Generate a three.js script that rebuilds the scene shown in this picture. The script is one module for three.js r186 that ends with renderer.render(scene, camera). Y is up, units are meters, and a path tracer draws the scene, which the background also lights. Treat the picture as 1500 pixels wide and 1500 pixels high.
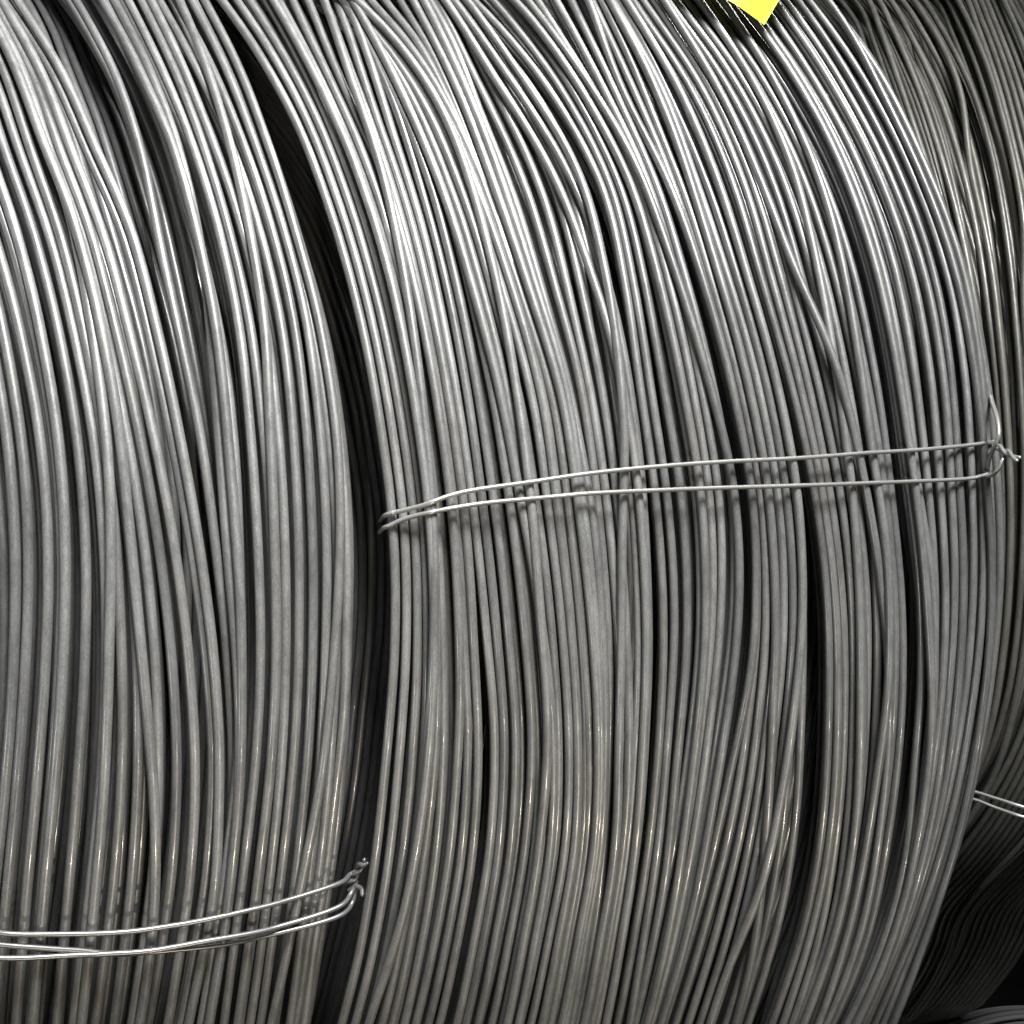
import * as THREE from 'three';
import { ImprovedNoise } from 'three/addons/math/ImprovedNoise.js';
import { mergeGeometries } from 'three/addons/utils/BufferGeometryUtils.js';
import { RectAreaLightUniformsLib } from 'three/addons/lights/RectAreaLightUniformsLib.js';

// ---------------------------------------------------------------- camera, light, exposure
// The coils stand on edge on the floor, their common axis along +x at the origin; we look down at them from above.
// "Coil frame": x along the axis, z towards the patch of wire in view, y along the wires. ALPHA turns it into the world (y up).
const ALPHA = 60 * Math.PI / 180;
const W = (x, y, z) => new THREE.Vector3(x, y * Math.cos(ALPHA) + z * Math.sin(ALPHA), -y * Math.sin(ALPHA) + z * Math.cos(ALPHA));
const scene = new THREE.Scene();
const camera = new THREE.PerspectiveCamera(2 * Math.atan(750 / 1650) * 180 / Math.PI, 1, 0.02, 40);
camera.position.copy(W(0, 0.0166, 0.9703));
camera.quaternion.setFromEuler(new THREE.Euler(0.010, -0.688, -0.071, 'YXZ'))
  .premultiply(new THREE.Quaternion().setFromAxisAngle(new THREE.Vector3(1, 0, 0), -ALPHA));
scene.add(camera);
scene.background = new THREE.Color(0.022, 0.0225, 0.023);          // the dim hall around
const renderer = new THREE.WebGLRenderer({ antialias: true });
renderer.setSize(1024, 1024);
renderer.toneMapping = THREE.LinearToneMapping;
renderer.toneMappingExposure = 0.9;
renderer.shadowMap.enabled = true;
RectAreaLightUniformsLib.init();
function areaLamp(pos, target, w, h, color, intensity) {
  const l = new THREE.RectAreaLight(color, intensity, w, h);
  l.position.copy(W(...pos)); l.lookAt(W(...target)); scene.add(l); return l;
}
function spotLamp(pos, target, color, intensity, angle, penumbra, radius) {
  const l = new THREE.SpotLight(color, intensity, 0, angle, penumbra); l.position.copy(W(...pos)); l.target.position.copy(W(...target)); l.castShadow = true; l.shadow.radius = radius / 0.02; scene.add(l, l.target); return l;
}
spotLamp([1.38, 1.77, 0.92], [0.2, 0.16, 0.5], new THREE.Color(1, 0.985, 0.96), 8, 0.16, 0.85, 0.12);      // shaded hall lamp overhead
spotLamp([0.1, 1.88, 1.85], [0.1, 0.19, 0.5], new THREE.Color(0.985, 0.99, 1), 80, 0.5, 1, 0.45);           // wide bay lamp
spotLamp([-0.27, -1.59, 2.04], [0.33, -0.2, 0.5], new THREE.Color(1, 0.86, 0.66), 5.5, 0.165, 0.6, 0.03);  // small warm lamp
areaLamp([-1.75, -0.55, 0.85], [0.2, -0.15, 0.5], 0.24, 0.08, new THREE.Color(0.96, 0.98, 1), 110);      // window beyond the left end
spotLamp([-0.1, -1.0, 2.2], [0.4, -0.1, 0.5], new THREE.Color(1, 0.93, 0.8), 1.8, 0.18, 0.7, 0.022);      // a second small one, farther along


// ---------------------------------------------------------------- helpers
const D = 0.0047, R = D / 2;                                     // wire gauge
const noise = new ImprovedNoise();
let seed = 20240611;
const rnd = () => { seed = (seed * 1664525 + 1013904223) >>> 0; return seed / 4294967296; };
const sstep = (a, b, x) => { const t = Math.min(1, Math.max(0, (x - a) / (b - a))); return t * t * (3 - 2 * t); };
const names = {};
const numbered = (n) => { const k = names[n] = (names[n] ?? -1) + 1; return k ? n + '_' + String(k).padStart(3, '0') : n; };
function thing(name, label, category, at) {
  const g = new THREE.Group(); g.name = numbered(name); g.position.copy(at); g.userData = { label, category }; scene.add(g); return g;
}
function part(parent, name, geometry, material) {
  const m = new THREE.Mesh(geometry, material); m.name = name; m.castShadow = m.receiveShadow = true; parent.add(m); return m;
}

// ---------------------------------------------------------------- materials
function tex(w, h, fn, srgb) {
  const d = new Uint8Array(w * h * 4);
  for (let y = 0; y < h; y++) for (let x = 0; x < w; x++) { const c = fn(x / w, y / h); const i = (y * w + x) * 4; d[i] = c[0] * 255; d[i + 1] = c[1] * 255; d[i + 2] = c[2] * 255; d[i + 3] = 255; }
  const t = new THREE.DataTexture(d, w, h); t.wrapS = t.wrapT = THREE.RepeatWrapping; t.magFilter = THREE.LinearFilter; t.minFilter = THREE.LinearMipmapLinearFilter; t.generateMipmaps = true;
  if (srgb) t.colorSpace = THREE.SRGBColorSpace; t.needsUpdate = true; return t;
}
const cyc = (u, v, fu, fv, s) => { const a = u * 2 * Math.PI, b = v * 2 * Math.PI; return noise.noise(Math.cos(a) * fu + s, Math.sin(a) * fu + Math.cos(b) * fv, Math.sin(b) * fv + s * 1.7); };
const clamp01 = (x) => Math.min(1, Math.max(0, x));
function wireMaps(s) {
  const grains = new Float32Array(256 * 512).map(() => rnd());
  const grain = (u, v) => grains[(Math.floor(v * 512) % 512) * 256 + Math.floor(u * 36) % 256];
  const map = tex(256, 512, (u, v) => {
    const broad = cyc(u, v, 0.35, 1.6, s), patch = cyc(u, v, 1.1, 7, s + 3), fine = grain(u, v) - 0.5;
    const stain = sstep(0.42, 0.62, cyc(u, v, 0.5, 5, s + 9)) * 0.15;
    const k = 0.86 + 0.11 * broad + 0.06 * patch + 0.15 * fine;
    return [clamp01(k), clamp01(k * (1 - 0.06 * stain)), clamp01(k * (0.985 - 0.3 * stain))];
  }, true);
  const rough = tex(256, 512, (u, v) => { const k = clamp01(0.84 + 0.25 * cyc(u, v, 0.8, 5, s + 5) + 0.15 * (grain(u, v) - 0.5)); return [k, k, k]; });
  const bump = tex(256, 512, (u, v) => { const k = clamp01(0.5 + 0.5 * cyc(u, v, 1.5, 14, s + 7) + 0.35 * (grain(u, v) - 0.5)); return [k, k, k]; });
  return { map, rough, bump };
}
const mapsA = wireMaps(1.3), mapsB = wireMaps(8.1);
const tones = [[0.255, 0.255, 0.255], [0.225, 0.225, 0.227], [0.28, 0.279, 0.277], [0.20, 0.20, 0.202], [0.24, 0.238, 0.235], [0.265, 0.266, 0.267]];
const steel = tones.map((c, i) => {
  const m = i % 2 ? mapsA : mapsB;
  return new THREE.MeshPhysicalMaterial({ color: new THREE.Color().setRGB(...c), metalness: 0.4, roughness: 0.5 + 0.03 * (i % 3), map: m.map, roughnessMap: m.rough, bumpMap: m.bump, bumpScale: 0.000016, clearcoat: 0.34, clearcoatRoughness: 0.09 });
});
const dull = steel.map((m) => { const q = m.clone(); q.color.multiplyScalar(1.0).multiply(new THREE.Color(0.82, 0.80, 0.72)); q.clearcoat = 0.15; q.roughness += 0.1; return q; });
const galvanised = new THREE.MeshPhysicalMaterial({ color: new THREE.Color().setRGB(0.36, 0.355, 0.335), metalness: 0.55, roughness: 0.34, roughnessMap: mapsA.rough, clearcoat: 0.2, clearcoatRoughness: 0.2 });
const dullTie = new THREE.MeshPhysicalMaterial({ color: new THREE.Color().setRGB(0.16, 0.158, 0.154), metalness: 0.55, roughness: 0.4, roughnessMap: mapsB.rough });

// ---------------------------------------------------------------- round the coil: angles and lay of the wires
const T0 = -0.86, T1 = 1.0, NV = 170, NB = 90, NS = NV + NB;    // fine steps in view, coarse ones round the back
const TH = Array.from({ length: NS }, (_, k) => k < NV ? T0 + (T1 - T0) * k / NV : T1 + (T0 + 2 * Math.PI - T1) * (k - NV) / NB);
const ring = (u, th, r) => W(u, r * Math.sin(th), r * Math.cos(th));
// where the edges of the strands lie along the axis (mm), every 6 degrees from -40 to +44
const LAY = {
  ml: [285.2, 282.9, 282.1, 284.2, 286.2, 288.5, 292.8, 295.5, 295.2, 294.6, 293.0, 290.8, 285.7, 280.4, 278.4],
  g1: [400.7, 394.1, 389.8, 386.7, 387.1, 383.5, 379.4, 376.7, 376.5, 372.8, 369.5, 364.2, 352.2, 335.8, 327.3],
  g2: [448.0, 436.1, 428.2, 423.1, 421.4, 420.5, 422.1, 423.1, 424.0, 428.6, 433.7, 427.1, 416.3, 405.0, 396.1],
  g3: [543.1, 531.6, 525.9, 524.3, 520.9, 516.3, 514.4, 511.4, 507.4, 504.7, 507.3, 508.6, 505.6, 510.1, 521.8],
  g4: [577.5, 573.2, 574.0, 576.3, 575.1, 573.8, 572.0, 569.2, 570.3, 573.6, 575.1, 572.3, 568.0, 567.2, 573.1],
  mr: [632.1, 622.3, 619.8, 624.0, 627.3, 631.6, 637.4, 640.2, 643.6, 647.4, 648.2, 648.6, 636.1, 626.5, 627.3],
  g05: [342.6, 340.4, 340.0, 339.3, 340.4, 339.0, 334.5, 332.9, 332.4, 333.2, 334.8, 335.7, 339.4, 346.6, 357.1],
  g25: [468.5, 459.9, 456.3, 456.3, 459.9, 464.6, 471.3, 474.6, 472.1, 470.1, 470.3, 470.0, 474.7, 484.7, 499.9],
  g45: [609.2, 599.4, 596.1, 596.7, 600.4, 603.5, 607.0, 610.6, 618.5, 625.7, 627.2, 627.8, 630.9, 637.8, 652.6],
  gw: [405.9, 398.9, 394.5, 391.1, 391.4, 387.7, 383.6, 380.8, 380.0, 374.4, 372.7, 373.6, 376.4, 381.9, 392.0],
  al: [98.6, 100.2, 102.8, 106.4, 110.6, 115.3, 119.4, 122.1, 122.4, 120.7, 118.2, 115.5, 113.1, 112.0, 112.4],
  ar: [156.5, 155.0, 153.1, 152.7, 153.9, 156.9, 160.9, 164.5, 165.8, 164.1, 161.1, 156.9, 155.2, 153.5, 153.0],
  br: [211.2, 212.2, 214.7, 216.5, 219.8, 220.6, 218.0, 214.1, 210.3, 207.3, 204.5, 197.7, 193.5, 187.0, 183.0],
  cl: [213.6, 214.3, 216.4, 218.0, 220.5, 221.4, 218.6, 215.3, 213.4, 210.1, 208.0, 207.6, 205.6, 202.2, 200.1],
  lr: [290.6, 285.8, 283.6, 282.5, 284.2, 285.8, 288.1, 291.9, 294.0, 294.2, 292.1, 291.3, 292.6, 293.6, 297.3],
  c1: [232.0, 228.3, 225.4, 224.7, 226.2, 229.9, 233.5, 236.2, 239.3, 242.3, 242.8, 241.5, 239.4, 238.3, 239.2],
  ra: [762.0, 740.0, 727.3, 723.7, 723.0, 725.2, 730.6, 735.0, 738.4, 742.0, 750.6, 761.7, 780.8, 808.7, 845.4],
  rb: [779.9, 757.5, 744.7, 741.1, 740.3, 740.3, 742.8, 749.3, 758.6, 773.2, 793.8, 818.2, 842.6, 863.3, 887.5],
  rc: [808.4, 781.1, 763.4, 755.3, 756.7, 763.6, 768.0, 775.6, 785.2, 799.1, 817.5, 840.2, 870.0, 904.2, 946.9],
};
function lay(table) {
  const n = table.length, A0 = -40 * Math.PI / 180, st = 6 * Math.PI / 180, A1 = A0 + st * (n - 1), t = table.map((x) => x / 1000);
  const s0 = (t[1] - t[0]) / st, s1 = (t[n - 1] - t[n - 2]) / st, q = 0.22;
  return TH.map((th) => {
    if (th > A1) {
      const a = th - A1, b = A0 + 2 * Math.PI - th, w = sstep(0, 1, a / (a + b));
      return (t[n - 1] + s1 * q * (1 - Math.exp(-a / q))) * (1 - w) + (t[0] - s0 * q * (1 - Math.exp(-b / q))) * w;
    }
    if (th < A0) { const b = A0 - th, a = th + 2 * Math.PI - A1, w = sstep(0, 1, a / (a + b)); return (t[n - 1] + s1 * q * (1 - Math.exp(-a / q))) * (1 - w) + (t[0] - s0 * q * (1 - Math.exp(-b / q))) * w; }
    const x = (th - A0) / st, i = Math.min(n - 2, Math.floor(x)), f = x - i, p = (j) => t[Math.max(0, Math.min(n - 1, j))];
    const a = j0(p(i - 1), p(i), p(i + 1), p(i + 2), f); return a;
  });
}
const gapLow = (top, low, at = 0.05) => TH.map((th) => th < 2 ? low + (top - low) * sstep(at - 0.25, at + 0.15, th) : top);
const j0 = (a, b, c, d, f) => 0.5 * (2 * b + (c - a) * f + (2 * a - 5 * b + 4 * c - d) * f * f + (3 * b - a - 3 * c + d) * f * f * f);
const L = Object.fromEntries(Object.entries(LAY).map(([k, v]) => [k, lay(v)]));
const mix = (a, b, t) => a.map((x, k) => x + (b[k] - x) * (typeof t === 'number' ? t : t[k]));
const shift = (a, mm) => a.map((x) => x + mm / 1000);

function settle(raw) {                                           // stiff wire: bridges hollows and bends gently
  const w = 4, a = raw.map((_, k) => { let m = -1; for (let j = -w; j <= w; j++) m = Math.max(m, raw[(k + j + NS) % NS]); return m; });
  let b = a; for (let pass = 0; pass < 3; pass++) b = b.map((_, k) => { let s = 0; for (let j = -3; j <= 3; j++) s += b[(k + j + NS) % NS]; return s / 7; });
  return b;
}
function tube(u, r, centre, sides, step, radius, toneSeed) {     // one closed turn of wire
  const P = [], K = [];
  for (let k = 0; k < NS; k += (k < NV ? step : step * 2)) { P.push(ring(u[k], TH[k], r[k])); K.push(TH[k]); }
  const n = P.length, pos = new Float32Array((n + 1) * (sides + 1) * 3), nor = new Float32Array(pos.length), uv = new Float32Array((n + 1) * (sides + 1) * 2), idx = [];
  const t = new THREE.Vector3(), out = new THREE.Vector3(), side = new THREE.Vector3(), v = new THREE.Vector3();
  let len = toneSeed * 3.1;
  for (let k = 0; k <= n; k++) {
    const p = P[k % n]; t.subVectors(P[(k + 1) % n], P[(k - 1 + n) % n]).normalize();
    out.copy(ring(0, K[k % n], 1)); out.addScaledVector(t, -out.dot(t)).normalize(); side.crossVectors(t, out);
    if (k) len += p.distanceTo(P[k - 1]);
    for (let j = 0; j <= sides; j++) {
      const a = j / sides * 2 * Math.PI, i = k * (sides + 1) + j; v.copy(out).multiplyScalar(Math.cos(a)).addScaledVector(side, Math.sin(a));
      nor.set([v.x, v.y, v.z], i * 3); pos.set([p.x + v.x * radius - centre.x, p.y + v.y * radius - centre.y, p.z + v.z * radius - centre.z], i * 3);
      uv.set([j / sides + toneSeed, len * 4.3], i * 2);
      if (k < n && j < sides) { const q = i + sides + 1; idx.push(i, i + 1, q, i + 1, q + 1, q); }
    }
  }
  const g = new THREE.BufferGeometry();
  g.setAttribute('position', new THREE.BufferAttribute(pos, 3)); g.setAttribute('normal', new THREE.BufferAttribute(nor, 3)); g.setAttribute('uv', new THREE.BufferAttribute(uv, 2)); g.setIndex(idx);
  return g;
}

function wander(f, i, s, amp) {                                  // neighbours drift together, each a little by itself
  return TH.map((th) => D * amp * (1.7 * noise.noise(f * 3.1 + s, Math.cos(th) * 1.4 + s, Math.sin(th) * 1.4) + 0.4 * noise.noise(i * 3.37 + s, Math.cos(th) * 2.3, Math.sin(th) * 2.3 + s)));
}
function makeCoil(o) {
  const placed = [], tops = [], inner = [];
  const drop = (u, base, cap) => {
    const raw = u.map((x, k) => {
      let b = base[k] ?? base;
      for (const w of placed) { const d = Math.abs(w.u[k] - x); if (d < D) { const h = w.r[k] + Math.sqrt(D * D - d * d); if (h > b) b = h; } }
      return Math.min(b, cap[k]);
    });
    const q = placed.length * 1.37, r = settle(raw).map((x, k) => x + 0.0003 * noise.noise(q, Math.cos(TH[k]) * 5 + q, Math.sin(TH[k]) * 5) + 0.00012 * noise.noise(q + 7.7, Math.cos(TH[k]) * 13, Math.sin(TH[k]) * 13 + q)), w = { u, r }; placed.push(w); return w;
  };
  const r0 = (u) => u.map((x, k) => o.profile(x) - (o.sink ? o.sink(x, k) : 0));
  const less = (a, b) => a.map((x) => x - b * D);
  // the tightly wound inside of the coil
  { const a = o.edges[0], b = o.edges[1], n = Math.round((b[85] - a[85]) / D * 1.02);
    for (let i = 0; i < n; i++) { const u = mix(a, b, (i + 0.5) / n).map((x, k) => x + 0.25 * D * noise.noise(i * 2.1, Math.cos(TH[k]), Math.sin(TH[k]))); const r = less(r0(u), 6.8 + 0.3 * rnd()); const w = { u, r }; placed.push(w); inner.push(w); }
    for (const [e, sgn] of [[a, -1], [b, 1]]) for (let j = 0; j < 16; j++) { const u = shift(e, sgn * 1000 * D * (0.35 * rnd() - 0.6)); const w = { u, r: less(r0(e), 4.5 + j * 0.98) }; inner.push(w); }
  }
  if (o.slot) for (let q = 0; q < 2; q++) for (let i = 0; i < 12; i++) { const u = mix(...o.slot, (i + 0.5 * q + 0.3) / 12); inner.push({ u, r: less(r0(u), 18 + q * 0.85 + 0.2 * rnd()) }); }
  for (let layer = 1; layer <= 3; layer++) for (const [si, s] of o.strands.entries()) {
    const a = mix(s.a, s.b, 0).map((x, k) => x + D * (s.gapA?.[k] ?? s.gapA ?? 0.5)), b = s.b.map((x, k) => x - D * (s.gapB?.[k] ?? s.gapB ?? 0.5));
    let width = 0; for (let k = 30; k < 130; k++) width += (b[k] - a[k]) / 100;
    const n = s.count ?? Math.round(width / D * (s.pack ?? 0.98)), inset = [0, 0.5, 0.4, 0][layer];
    if (s.low && layer === 1) continue;
    const sunk = s.low ? (layer === 3 ? 1.1 : 1.0) : 0, cap = [0, o.loose ? 4.6 : 3.6, o.loose ? 2.9 : 1.75, -0.35][layer], base = [0, o.loose ? 5.4 : 4.7, o.loose ? 3.5 : 2.7, 0.85][layer];
    const order = Array.from({ length: n }, (_, i) => i).sort((i, j) => ((i * 7919 + si * 31) % 13) - ((j * 7919 + si * 31) % 13));
    const lane = (i) => {
      const f = (i + 0.5) / n, wv = wander(f, i + layer * 100, s.seed + layer * 5.3, (o.loose ? 0.62 : 0.42) * (s.loose ?? 1));
      const edge = Math.min(1, Math.min(f, 1 - f) * 5 + 0.1);
      return mix(shift(a, (inset + (s.cutA ?? 0) * (3 - layer)) * D * 1000), shift(b, -(inset + (s.cutB ?? 0) * (3 - layer)) * D * 1000), f).map((x, k) => x + wv[k] * edge);
    };
    for (const i of order) { const u = lane(i), ref = r0(u), w = drop(u, less(ref, base + sunk), less(ref, cap + sunk)); (layer === 3 ? tops : inner).push(w); w.f = i; }
    if (layer === 3) for (const v of [...(s.rovers ?? []), ...Array.from({ length: Math.round(n * 0.16) }, () => { const f0 = 0.08 + 0.84 * rnd(), f1 = Math.min(0.95, Math.max(0.05, f0 + (rnd() < 0.5 ? -1 : 1) * (1.2 + 3.8 * rnd()) / n)), ta = -0.75 + 0.9 * rnd(); return [f0, f1, ta, ta + 0.45 + 0.5 * rnd()]; })]) {            // wires that cross over their neighbours
      const [f0, f1, ta, tb] = v, g = TH.map((th) => f0 + (f1 - f0) * (th < Math.PI ? sstep(ta, tb, th) : 1 - sstep(3.6, 4.9, th)));
      const u = mix(a, b, g), ref = r0(u); tops.push(drop(u, less(ref, 0.7), less(ref, -1.3)));
    }
  }
  const mid = (o.edges[0][85] + o.edges[1][85]) / 2, rmax = o.profile(o.edges[1][85]);
  const t = thing('wire_coil', o.label, 'wire coil', new THREE.Vector3(mid, -rmax, 0));
  part(t, 'inner_wires', mergeGeometries(inner.map((w) => tube(w.u, w.r, t.position, 7, 2, R, rnd()))), (o.metals ?? steel)[3]).userData.kind = 'stuff';
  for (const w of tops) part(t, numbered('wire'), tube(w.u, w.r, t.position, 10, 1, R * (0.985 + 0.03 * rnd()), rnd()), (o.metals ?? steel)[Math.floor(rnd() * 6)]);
  return { thing: t, placed, profile: o.profile, top(u, th, radius) {                     // where a thin wire laid across would rest
    const k = Math.max(0, Math.min(NV - 1, Math.round((th - T0) / (T1 - T0) * NV))), q = R + radius; let b = 0;
    for (const w of placed) { const d = Math.abs(w.u[k] - u); if (d < q) b = Math.max(b, w.r[k] + Math.sqrt(q * q - d * d)); }
    return b || o.profile(u);
  } };
}

// ---------------------------------------------------------------- the coils
const mainCoil = makeCoil({
  label: 'wide grey steel wire coil in the middle, with a twisted knot on its tie',
  slot: [shift(L.ml, -4), shift(L.ml, 50)],
  edges: [shift(L.ml, 44), shift(L.mr, -6)],
  profile: (u) => 0.52 * (1 + 0.376 * (u / 0.52 - 0.564)),
  sink: (u, k) => { const e = L.mr[k] - u; return e < 0.03 ? 0.0045 * (1 - e / 0.03) ** 2 : 0; },
  strands: [
    { pack: 0.97, a: L.ml, b: L.g05, seed: 1.1, gapA: 0, gapB: gapLow(0.09, 0.44), cutA: 3.3, cutB: 0.4, rovers: [[0.35, 0.8, -0.2, 0.75]] },
    { pack: 0.95, a: L.g05, b: L.g1, seed: 2.6, gapA: gapLow(0.00, 0.30), gapB: 0.5, cutA: 0.8, cutB: 0.6, rovers: [[0.7, 0.3, -0.3, 0.5]] },
    { count: 6, low: true, a: L.g1, b: shift(L.gw, 4), seed: 3.3, gapA: 0, gapB: 0 },
    { pack: 0.90, a: L.gw, b: L.g2, seed: 4.7, gapA: 0.6, gapB: gapLow(0.28, 0.83), cutA: 1.1, cutB: 0.5, rovers: [[0.93, 0.42, 0.05, 0.8], [0.8, 0.3, 0.02, 0.78]] },
    { pack: 0.90, a: L.g2, b: L.g25, seed: 7.9, gapA: gapLow(0.28, 0.97), gapB: gapLow(0.00, 0.55), cutA: 1.2, cutB: 0.4, rovers: [[0.9, 0.45, -0.05, 0.6]] },
    { pack: 0.88, a: L.g25, b: L.g3, seed: 9.3, gapA: gapLow(0.00, 0.55), gapB: gapLow(0.37, 1.21), cutA: 0.9, cutB: 0.5, rovers: [[0.75, 0.35, -0.6, 0.0]] },
    { pack: 0.86, a: L.g3, b: L.g4, seed: 11.3, gapA: gapLow(0.47, 1.21), gapB: gapLow(0.37, 0.75), cutA: 1.2, cutB: 0.5, rovers: [[0.3, 0.7, -0.2, 0.6]] },
    { pack: 0.85, a: L.g4, b: L.g45, seed: 15.2, gapA: gapLow(0.42, 0.97), gapB: gapLow(0.28, 0.44), cutA: 1.1, cutB: 0.4 },
    { pack: 0.85, a: L.g45, b: L.mr, seed: 17.2, gapA: gapLow(0.33, 0.44), gapB: 0, cutA: 0.8 },
  ],
});
const leftCoil = makeCoil({
  loose: true,
  label: 'bright steel wire coil at the left end, tied with three strands low down',
  edges: [shift(L.al, -22), shift(L.lr, -14)],
  profile: (u) => 0.52 * (0.98 + 0.30 * (u / 0.52 - 0.554)),
  sink: (u, k) => { const e = L.lr[k] - u; return e < 0.026 ? 0.0176 * (1 - e / 0.026) ** 2 : 0; },
  strands: [
    { a: shift(L.al, -22), b: L.al, seed: 21.1 },
    { pack: 0.75, a: L.al, b: L.ar, seed: 23.4, gapB: 0.5, cutB: 0.4 },
    { pack: 0.75, a: L.cl, b: L.c1, seed: 28.2, cutA: 1.0, gapA: gapLow(1.6, 0.4, 0.45), gapB: gapLow(0, 0.7), rovers: [[0.4, 0.9, -0.2, 0.8], [0.2, 0.6, -0.5, 0.1]] },
    { pack: 0.75, a: L.c1, b: L.lr, seed: 29.7, cutA: 0.6, gapA: gapLow(0, 0.5), gapB: 0, cutB: 0.8, rovers: [[0.15, 0.5, 0.0, 0.8]] },
    { pack: 0.75, a: L.ar, b: L.br, seed: 31.8, gapA: 0.2, gapB: 0, cutA: 0.6, cutB: 0.6, rovers: [[0.96, 1.0, -0.3, 0.4], [0.2, 0.5, -0.1, 0.6]] },
  ],
});
const rbx = L.rb.map((x, k) => Math.max(x, L.ra[k] + 0.012)), rcx = L.rc.map((x, k) => Math.max(x, rbx[k] + 0.02));
const rightCoil = makeCoil({
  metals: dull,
  label: 'dull steel wire coil behind the right edge of the wide middle coil',
  edges: [shift(L.ra, -14), shift(rcx, 170)],
  profile: (u) => 0.52 * (1.10 + 0.30 * (u / 0.52 - 1.25)),
  sink: (u, k) => 0.06 * sstep(0.15, 0.65, TH[k] < 2 ? -TH[k] : 2 * Math.PI - TH[k]) * (TH[k] < 2 ? 1 : sstep(2.6, 4.6, TH[k])),          // slumped inwards towards its foot
  strands: [
    { pack: 0.62, a: shift(L.ra, -12), b: rbx, n: 7, seed: 41.2, loose: 0.9, gapB: 0.8 },
    { pack: 0.62, a: rbx, b: rcx, n: 7, seed: 44.9, loose: 0.9, gapB: 0.9, cutA: 0.8, rovers: [[0.3, 0.7, 0, 0.7]] },
    { pack: 0.62, a: rcx, b: shift(rcx, 165), n: 10, seed: 47.3, loose: 0.9, cutA: 0.8 },
  ],
});
// ---------------------------------------------------------------- floor and the coil lying in front on the right
{
  const concrete = new THREE.MeshStandardMaterial({ color: new THREE.Color().setRGB(0.04, 0.039, 0.037), roughness: 0.9, map: (() => { const t = mapsA.map.clone(); t.repeat.set(9, 7); return t; })() });
  const f = new THREE.Mesh(new THREE.BoxGeometry(8, 0.1, 8), concrete); f.name = 'floor'; f.userData = { kind: 'structure' }; f.position.set(0.5, -0.72, 0.5); f.receiveShadow = true; scene.add(f);
}
{
  const c = new THREE.Vector3(0.945, -0.67, 1.14), t = thing('wire_coil', 'steel wire coil lying flat, its edge showing in the dark lower right corner', 'wire coil', c);
  const loop = (rad, y, sides, n) => { const g = new THREE.TorusGeometry(rad, R, sides, n); g.rotateX(Math.PI / 2); g.rotateY(rnd() * 6); g.translate((rnd() - 0.5) * 0.002, y, (rnd() - 0.5) * 0.002); g.attributes.uv.array.forEach((v, i, a) => { if (i % 2 === 0) a[i] = v * 5.5; }); return g; };
  const rest = [];
  for (let k = 0; k < 130; k++) rest.push(loop(0.526, 0.72 - k * D * 1.0, 6, 72));
  for (let k = 0; k < 12; k++) rest.push(loop(0.515 - k * D, 0.745 - 0.0005 * k, 6, 72));
  part(t, 'inner_wires', mergeGeometries(rest), steel[3]).userData.kind = 'stuff';
  for (let k = 0; k < 9; k++) part(t, numbered('wire'), loop(0.528 - Math.max(0, k - 3) * D * 1.1 - (k < 3 ? (2 - k) * 0.002 : 0), k < 4 ? 0.748 + (k - 3) * D * 1.05 : 0.752 + 0.003 * rnd(), 10, 220), steel[k % 6]);
}

// ---------------------------------------------------------------- tie wires
function wireTube(points, radius, seg = 120, sides = 9) {
  const c = new THREE.CatmullRomCurve3(points, false, 'centripetal'), g = new THREE.TubeGeometry(c, seg, radius, sides, false), n = c.getLength();
  g.attributes.uv.array.forEach((v, i, a) => { if (i % 2 === 0) a[i] = v * n * 9; });
  const caps = [0, 1].map((e) => { const s = new THREE.SphereGeometry(radius, sides, 6); const p = c.getPoint(e); s.translate(p.x, p.y, p.z); return s; });
  return mergeGeometries([g, ...caps]);
}
// taut wire over a coil: rests on the tops of the wires and bridges the hollows between them; pts are [degrees, mm along the axis]
function taut(coil, pts, radius, lift = 0, snug = true) {
  const S = [], n = 160;
  for (let i = 0; i <= n; i++) {
    const x = i / n * (pts.length - 1), j = Math.min(pts.length - 2, Math.floor(x)), f = x - j, p = (q) => pts[Math.max(0, Math.min(pts.length - 1, q))];
    const th = j0(p(j - 1)[0], p(j)[0], p(j + 1)[0], p(j + 2)[0], f) * Math.PI / 180, u = j0(p(j - 1)[1], p(j)[1], p(j + 1)[1], p(j + 2)[1], f) / 1000;
    S.push([u, th, coil.top(u, th, radius) + lift]);
  }
  const hull = [];                                               // upper hull along the axis
  for (const s of S) { while (hull.length > 1) { const [a, b] = hull.slice(-2); if ((b[0] - a[0]) * (s[2] - a[2]) - (b[2] - a[2]) * (s[0] - a[0]) >= 0) hull.pop(); else break; } hull.push(s); }
  const at = (u) => { let i = 0; while (i < hull.length - 2 && hull[i + 1][0] < u) i++; const a = hull[i], b = hull[i + 1]; return a[2] + (b[2] - a[2]) * (u - a[0]) / (b[0] - a[0]); };
  let r = S.map((s) => Math.max(at(s[0]), 0));
  for (let pass = 0; pass < 4; pass++) r = r.map((_, i) => { let q = 0, c = 0; for (let j = -5; j <= 5; j++) { const m = Math.max(0, Math.min(n, i + j)); q += r[m]; c++; } return q / c; });
  r = r.map((x, i) => snug ? Math.max(x - 0.0013, S[i][2] - 0.0002) : x - 0.0014);
  r = r.map((x, i) => (r[Math.max(0, i - 1)] + r[Math.max(0, i - 2)] + x + r[Math.min(n, i + 1)] + r[Math.min(n, i + 2)]) / 5 );
  return S.map(([u, th], i) => [u, th, r[i]]).filter((_, i) => i % 4 === 0);
}
const onRing = (l) => l.map(([u, th, r]) => ring(u, th, r));
const mmPts = (l) => l.map((p) => W(p[0] / 1000, p[1] / 1000, p[2] / 1000));
const deg = Math.PI / 180;
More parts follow.
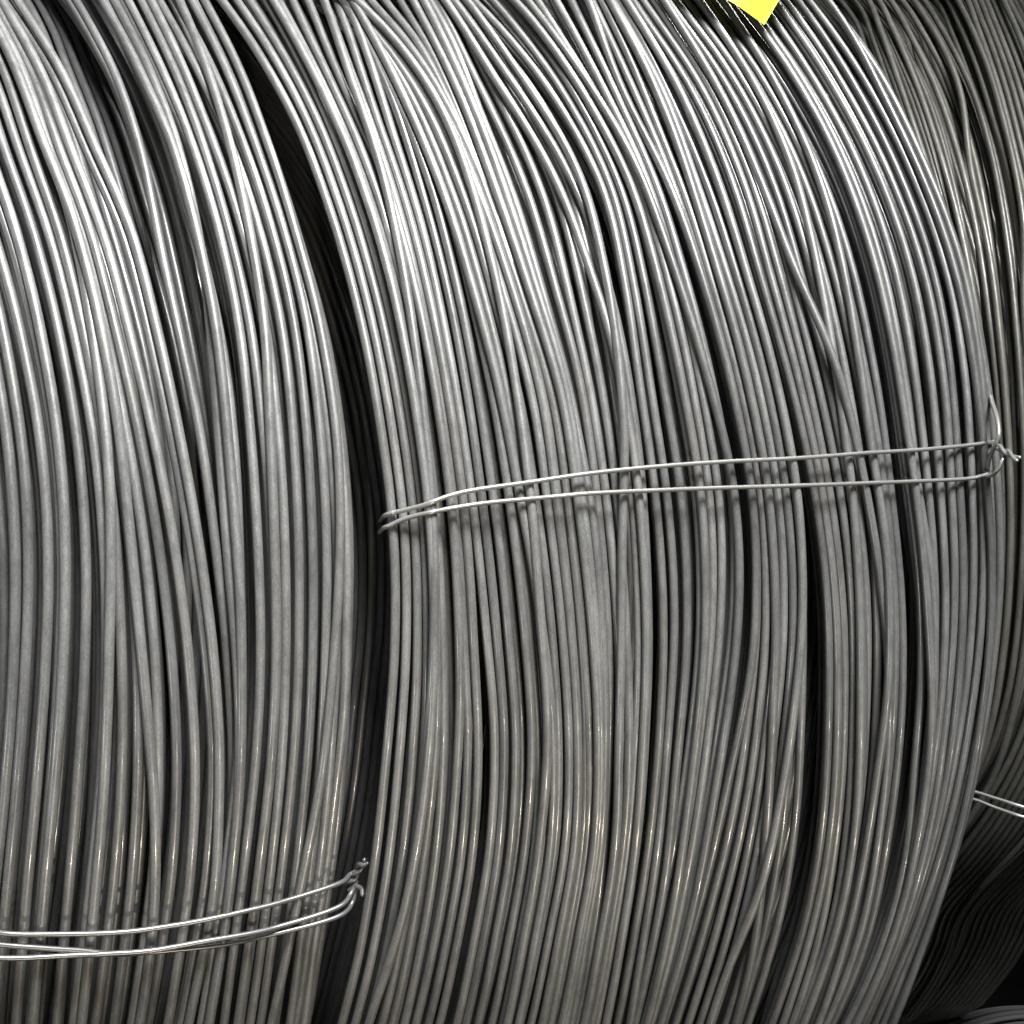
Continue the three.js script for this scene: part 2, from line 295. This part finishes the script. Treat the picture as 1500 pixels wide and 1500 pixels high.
function tie(label, path, base) { const t = thing('tie_wire', label, 'tie wire', base); return { add(name, pts, radius, m, seg) { const g = wireTube(pts, radius, seg); g.translate(-base.x, -base.y, -base.z); return part(t, name, g, m); } }; }
function twist(pts, turns, offset, phase) {                      // one of two strands wound round each other
  const c = new THREE.CatmullRomCurve3(pts), out = [];
  const t = new THREE.Vector3(), a = new THREE.Vector3(), b = new THREE.Vector3();
  for (let i = 0; i <= 40; i++) { const f = i / 40; c.getTangent(f, t); a.set(0.3, 1, 0.2).cross(t).normalize(); b.crossVectors(t, a); const w = phase + f * turns * 2 * Math.PI; out.push(c.getPoint(f).addScaledVector(a, Math.cos(w) * offset).addScaledVector(b, Math.sin(w) * offset)); }
  return out;
}
{
  const rt = 0.00115, up = [[2.8, 295.4], [2.97, 304.3], [3.5, 323.9], [3.74, 357.0], [3.93, 388.1], [3.99, 423.8], [3.94, 461.1], [3.82, 499.9], [3.8, 540.6], [3.75, 583.1], [3.84, 623.6], [3.91, 633.8]], lo = [[2.16, 294.9], [2.54, 303.9], [2.84, 329.7], [2.9, 362.9], [2.9, 387.0], [2.71, 440.8], [2.44, 498.1], [2.22, 559.3], [2.1, 602.7], [2.19, 616.3], [2.41, 625.7]];
  const a = taut(mainCoil, up, rt), b = taut(mainCoil, lo, rt), base = ring(0.46, 2.6 * deg, 0.585);
  const t = tie('thin galvanised tie wire, two strands across the middle coil with a twisted knot', 0, base);
  const tuck = (p) => [[p[0] + 0.008, p[1] - 0.004, p[2] - 0.022], [p[0] + 0.0015, p[1] - 0.002, p[2] - 0.009], [p[0] - 0.0008, p[1] - 0.001, p[2] - 0.003]];
  const e = a[a.length - 1];
  t.add('strand', onRing([...tuck(a[0]), ...a, [e[0] + 0.004, e[1] + 0.0006, e[2] - 0.0015], [e[0] + 0.007, e[1] + 0.002, e[2] - 0.008], [e[0] + 0.008, e[1] + 0.003, e[2] - 0.02]]), rt, galvanised, 260);
  const hook = mmPts([[614, 24, 649], [613, 25, 653], [613, 29, 657], [615, 33, 658], [618, 35, 658], [623, 38, 654]]), loop = mmPts([[646, 75, 637], [630, 65, 647], [620, 56, 654], [614, 46, 657], [614, 40, 654], [617, 34, 649], [623, 27, 644]]), pig = mmPts([[621, 42, 650], [618, 39, 656], [614, 36, 662], [608, 32, 670]]);
  t.add('strand', [...onRing([...tuck(b[0]), ...b]), ...hook.slice(1)], rt, galvanised, 260);
  t.add('loop', loop, rt * 1.1, galvanised, 60);
  const tw = [0, Math.PI].map((ph) => wireTube(twist(pig, 1.3, rt * 0.9, ph), rt, 60));
  const g = mergeGeometries(tw); g.translate(-base.x, -base.y, -base.z);
  t.add('hook', hook, rt * 1.02, galvanised, 50);
  part(scene.children[scene.children.length - 1], 'twisted_end', g, galvanised);
}
{
  const rt = 0.00125, base = ring(0.2, -19 * deg, 0.46);
  const t = tie('dull steel tie wire, three strands round the foot of the left coil', 0, base);
  const ends = [mmPts([[278, -153, 481], [285, -152, 477], [288, -151, 478]]), mmPts([[277, -169, 480], [285, -166, 477], [288, -159, 477]]), mmPts([[277, -164, 481], [284, -161, 478], [288, -156, 478]])];
  const rows = [[[-16.54, 97.0], [-17.19, 115.6], [-18.01, 131.1], [-18.31, 148.8], [-18.62, 176.3], [-18.47, 200.0], [-18.19, 224.5], [-18.02, 250.3], [-17.73, 270.2], [-16.9, 281.0]], [[-17.32, 97.0], [-18.16, 115.7], [-18.72, 131.2], [-19.07, 144.4], [-19.48, 160.0], [-19.92, 176.8], [-20.03, 205.8], [-20.0, 236.1], [-19.78, 267.7], [-19.04, 281.1]], [[-18.11, 97.0], [-18.87, 115.8], [-19.37, 131.3], [-19.68, 158.1], [-19.7, 169.2], [-19.78, 188.2], [-19.51, 215.3], [-19.45, 246.0], [-19.07, 271.3], [-18.28, 282.1]]];
  rows.forEach((p, i) => {
    const s = taut(leftCoil, p, rt, i === 2 ? 0.0016 : 0, false);
    t.add('strand', [...onRing(s.slice(0, -9)), ...ends[i]], rt, dullTie, 200);
  });
  const g = mergeGeometries([0, Math.PI].map((ph) => wireTube(twist(mmPts([[285, -156, 475], [287, -152, 479], [288, -147, 483], [289, -145, 486]]), 1.3, rt * 0.9, ph), rt, 50)).concat([wireTube(mmPts([[285, -160, 475], [287, -158, 479], [288, -159, 482], [287, -161, 484]]), rt, 40)]));
  g.translate(-base.x, -base.y, -base.z); part(scene.children[scene.children.length - 1], 'twisted_end', g, dullTie);
}
{
  const rt = 0.0011, base = ring(0.74, -18 * deg, 0.56);
  const t = tie('pair of thin tie wires on the dark right coil', 0, base);
  t.add('strand', mmPts([[682, -177, 571], [685, -178, 586], [687, -181, 601], [691, -185, 616], [705, -193, 628]]), rt, galvanised, 60);
  t.add('strand', mmPts([[682, -182, 571], [685, -183, 586], [687, -187, 600], [690, -191, 616], [705, -198, 628]]), rt, galvanised, 60);
}

// ---------------------------------------------------------------- yellow tag
{
  const base = W(0.563, 0.3056, 0.557), t = thing('label_tag', 'fluorescent yellow plastic tag, its corner poking down between the wires', 'tag', base);
  const ea = W(-0.661, 0.611, -0.435), eb = W(0.59, 0.796, 0.136), n = new THREE.Vector3().crossVectors(eb, ea).normalize(); if (n.dot(W(-0.58, -0.3, 0.42)) < 0) n.negate();
  const NA = 24, NBb = 36, wa = 0.065, wb = 0.1, th = 0.0004, pos = [], uv = [], idx = [];
  for (const s of [1, 0]) for (let i = 0; i <= NA; i++) for (let j = 0; j <= NBb; j++) {
    const a = i / NA * wa, b = j / NBb * wb, p = new THREE.Vector3().addScaledVector(ea, a).addScaledVector(eb, b).addScaledVector(n, -9 * Math.max(0, a - 0.016) ** 2 + 2.5 * Math.max(0, b - 0.01) ** 2 + s * th);
    pos.push(p.x, p.y, p.z); uv.push(a, b);
  }
  const N1 = (NA + 1) * (NBb + 1), id = (i, j, s) => s * N1 + i * (NBb + 1) + j;
  for (let i = 0; i < NA; i++) for (let j = 0; j < NBb; j++) { idx.push(id(i, j, 0), id(i, j + 1, 0), id(i + 1, j, 0), id(i + 1, j, 0), id(i, j + 1, 0), id(i + 1, j + 1, 0)); idx.push(id(i, j, 1), id(i + 1, j, 1), id(i, j + 1, 1), id(i + 1, j, 1), id(i + 1, j + 1, 1), id(i, j + 1, 1)); }
  for (let i = 0; i < NA; i++) for (const j of [0, NBb]) idx.push(id(i, j, 0), id(i + 1, j, 0), id(i, j, 1), id(i + 1, j, 0), id(i + 1, j, 1), id(i, j, 1));
  for (let j = 0; j < NBb; j++) for (const i of [0, NA]) idx.push(id(i, j, 0), id(i, j + 1, 0), id(i, j, 1), id(i, j + 1, 0), id(i, j + 1, 1), id(i, j, 1));
  const g = new THREE.BufferGeometry(); g.setAttribute('position', new THREE.Float32BufferAttribute(pos, 3)); g.setAttribute('uv', new THREE.Float32BufferAttribute(uv, 2)); g.setIndex(idx);
  const flat = g.toNonIndexed(); g.computeVertexNormals();
  part(t, 'card', g, new THREE.MeshPhysicalMaterial({ color: new THREE.Color().setRGB(0.78, 0.82, 0.02), roughness: 0.6, specularIntensity: 0.35, clearcoat: 0.08, clearcoatRoughness: 0.2, side: THREE.DoubleSide }));
}


renderer.render(scene, camera);
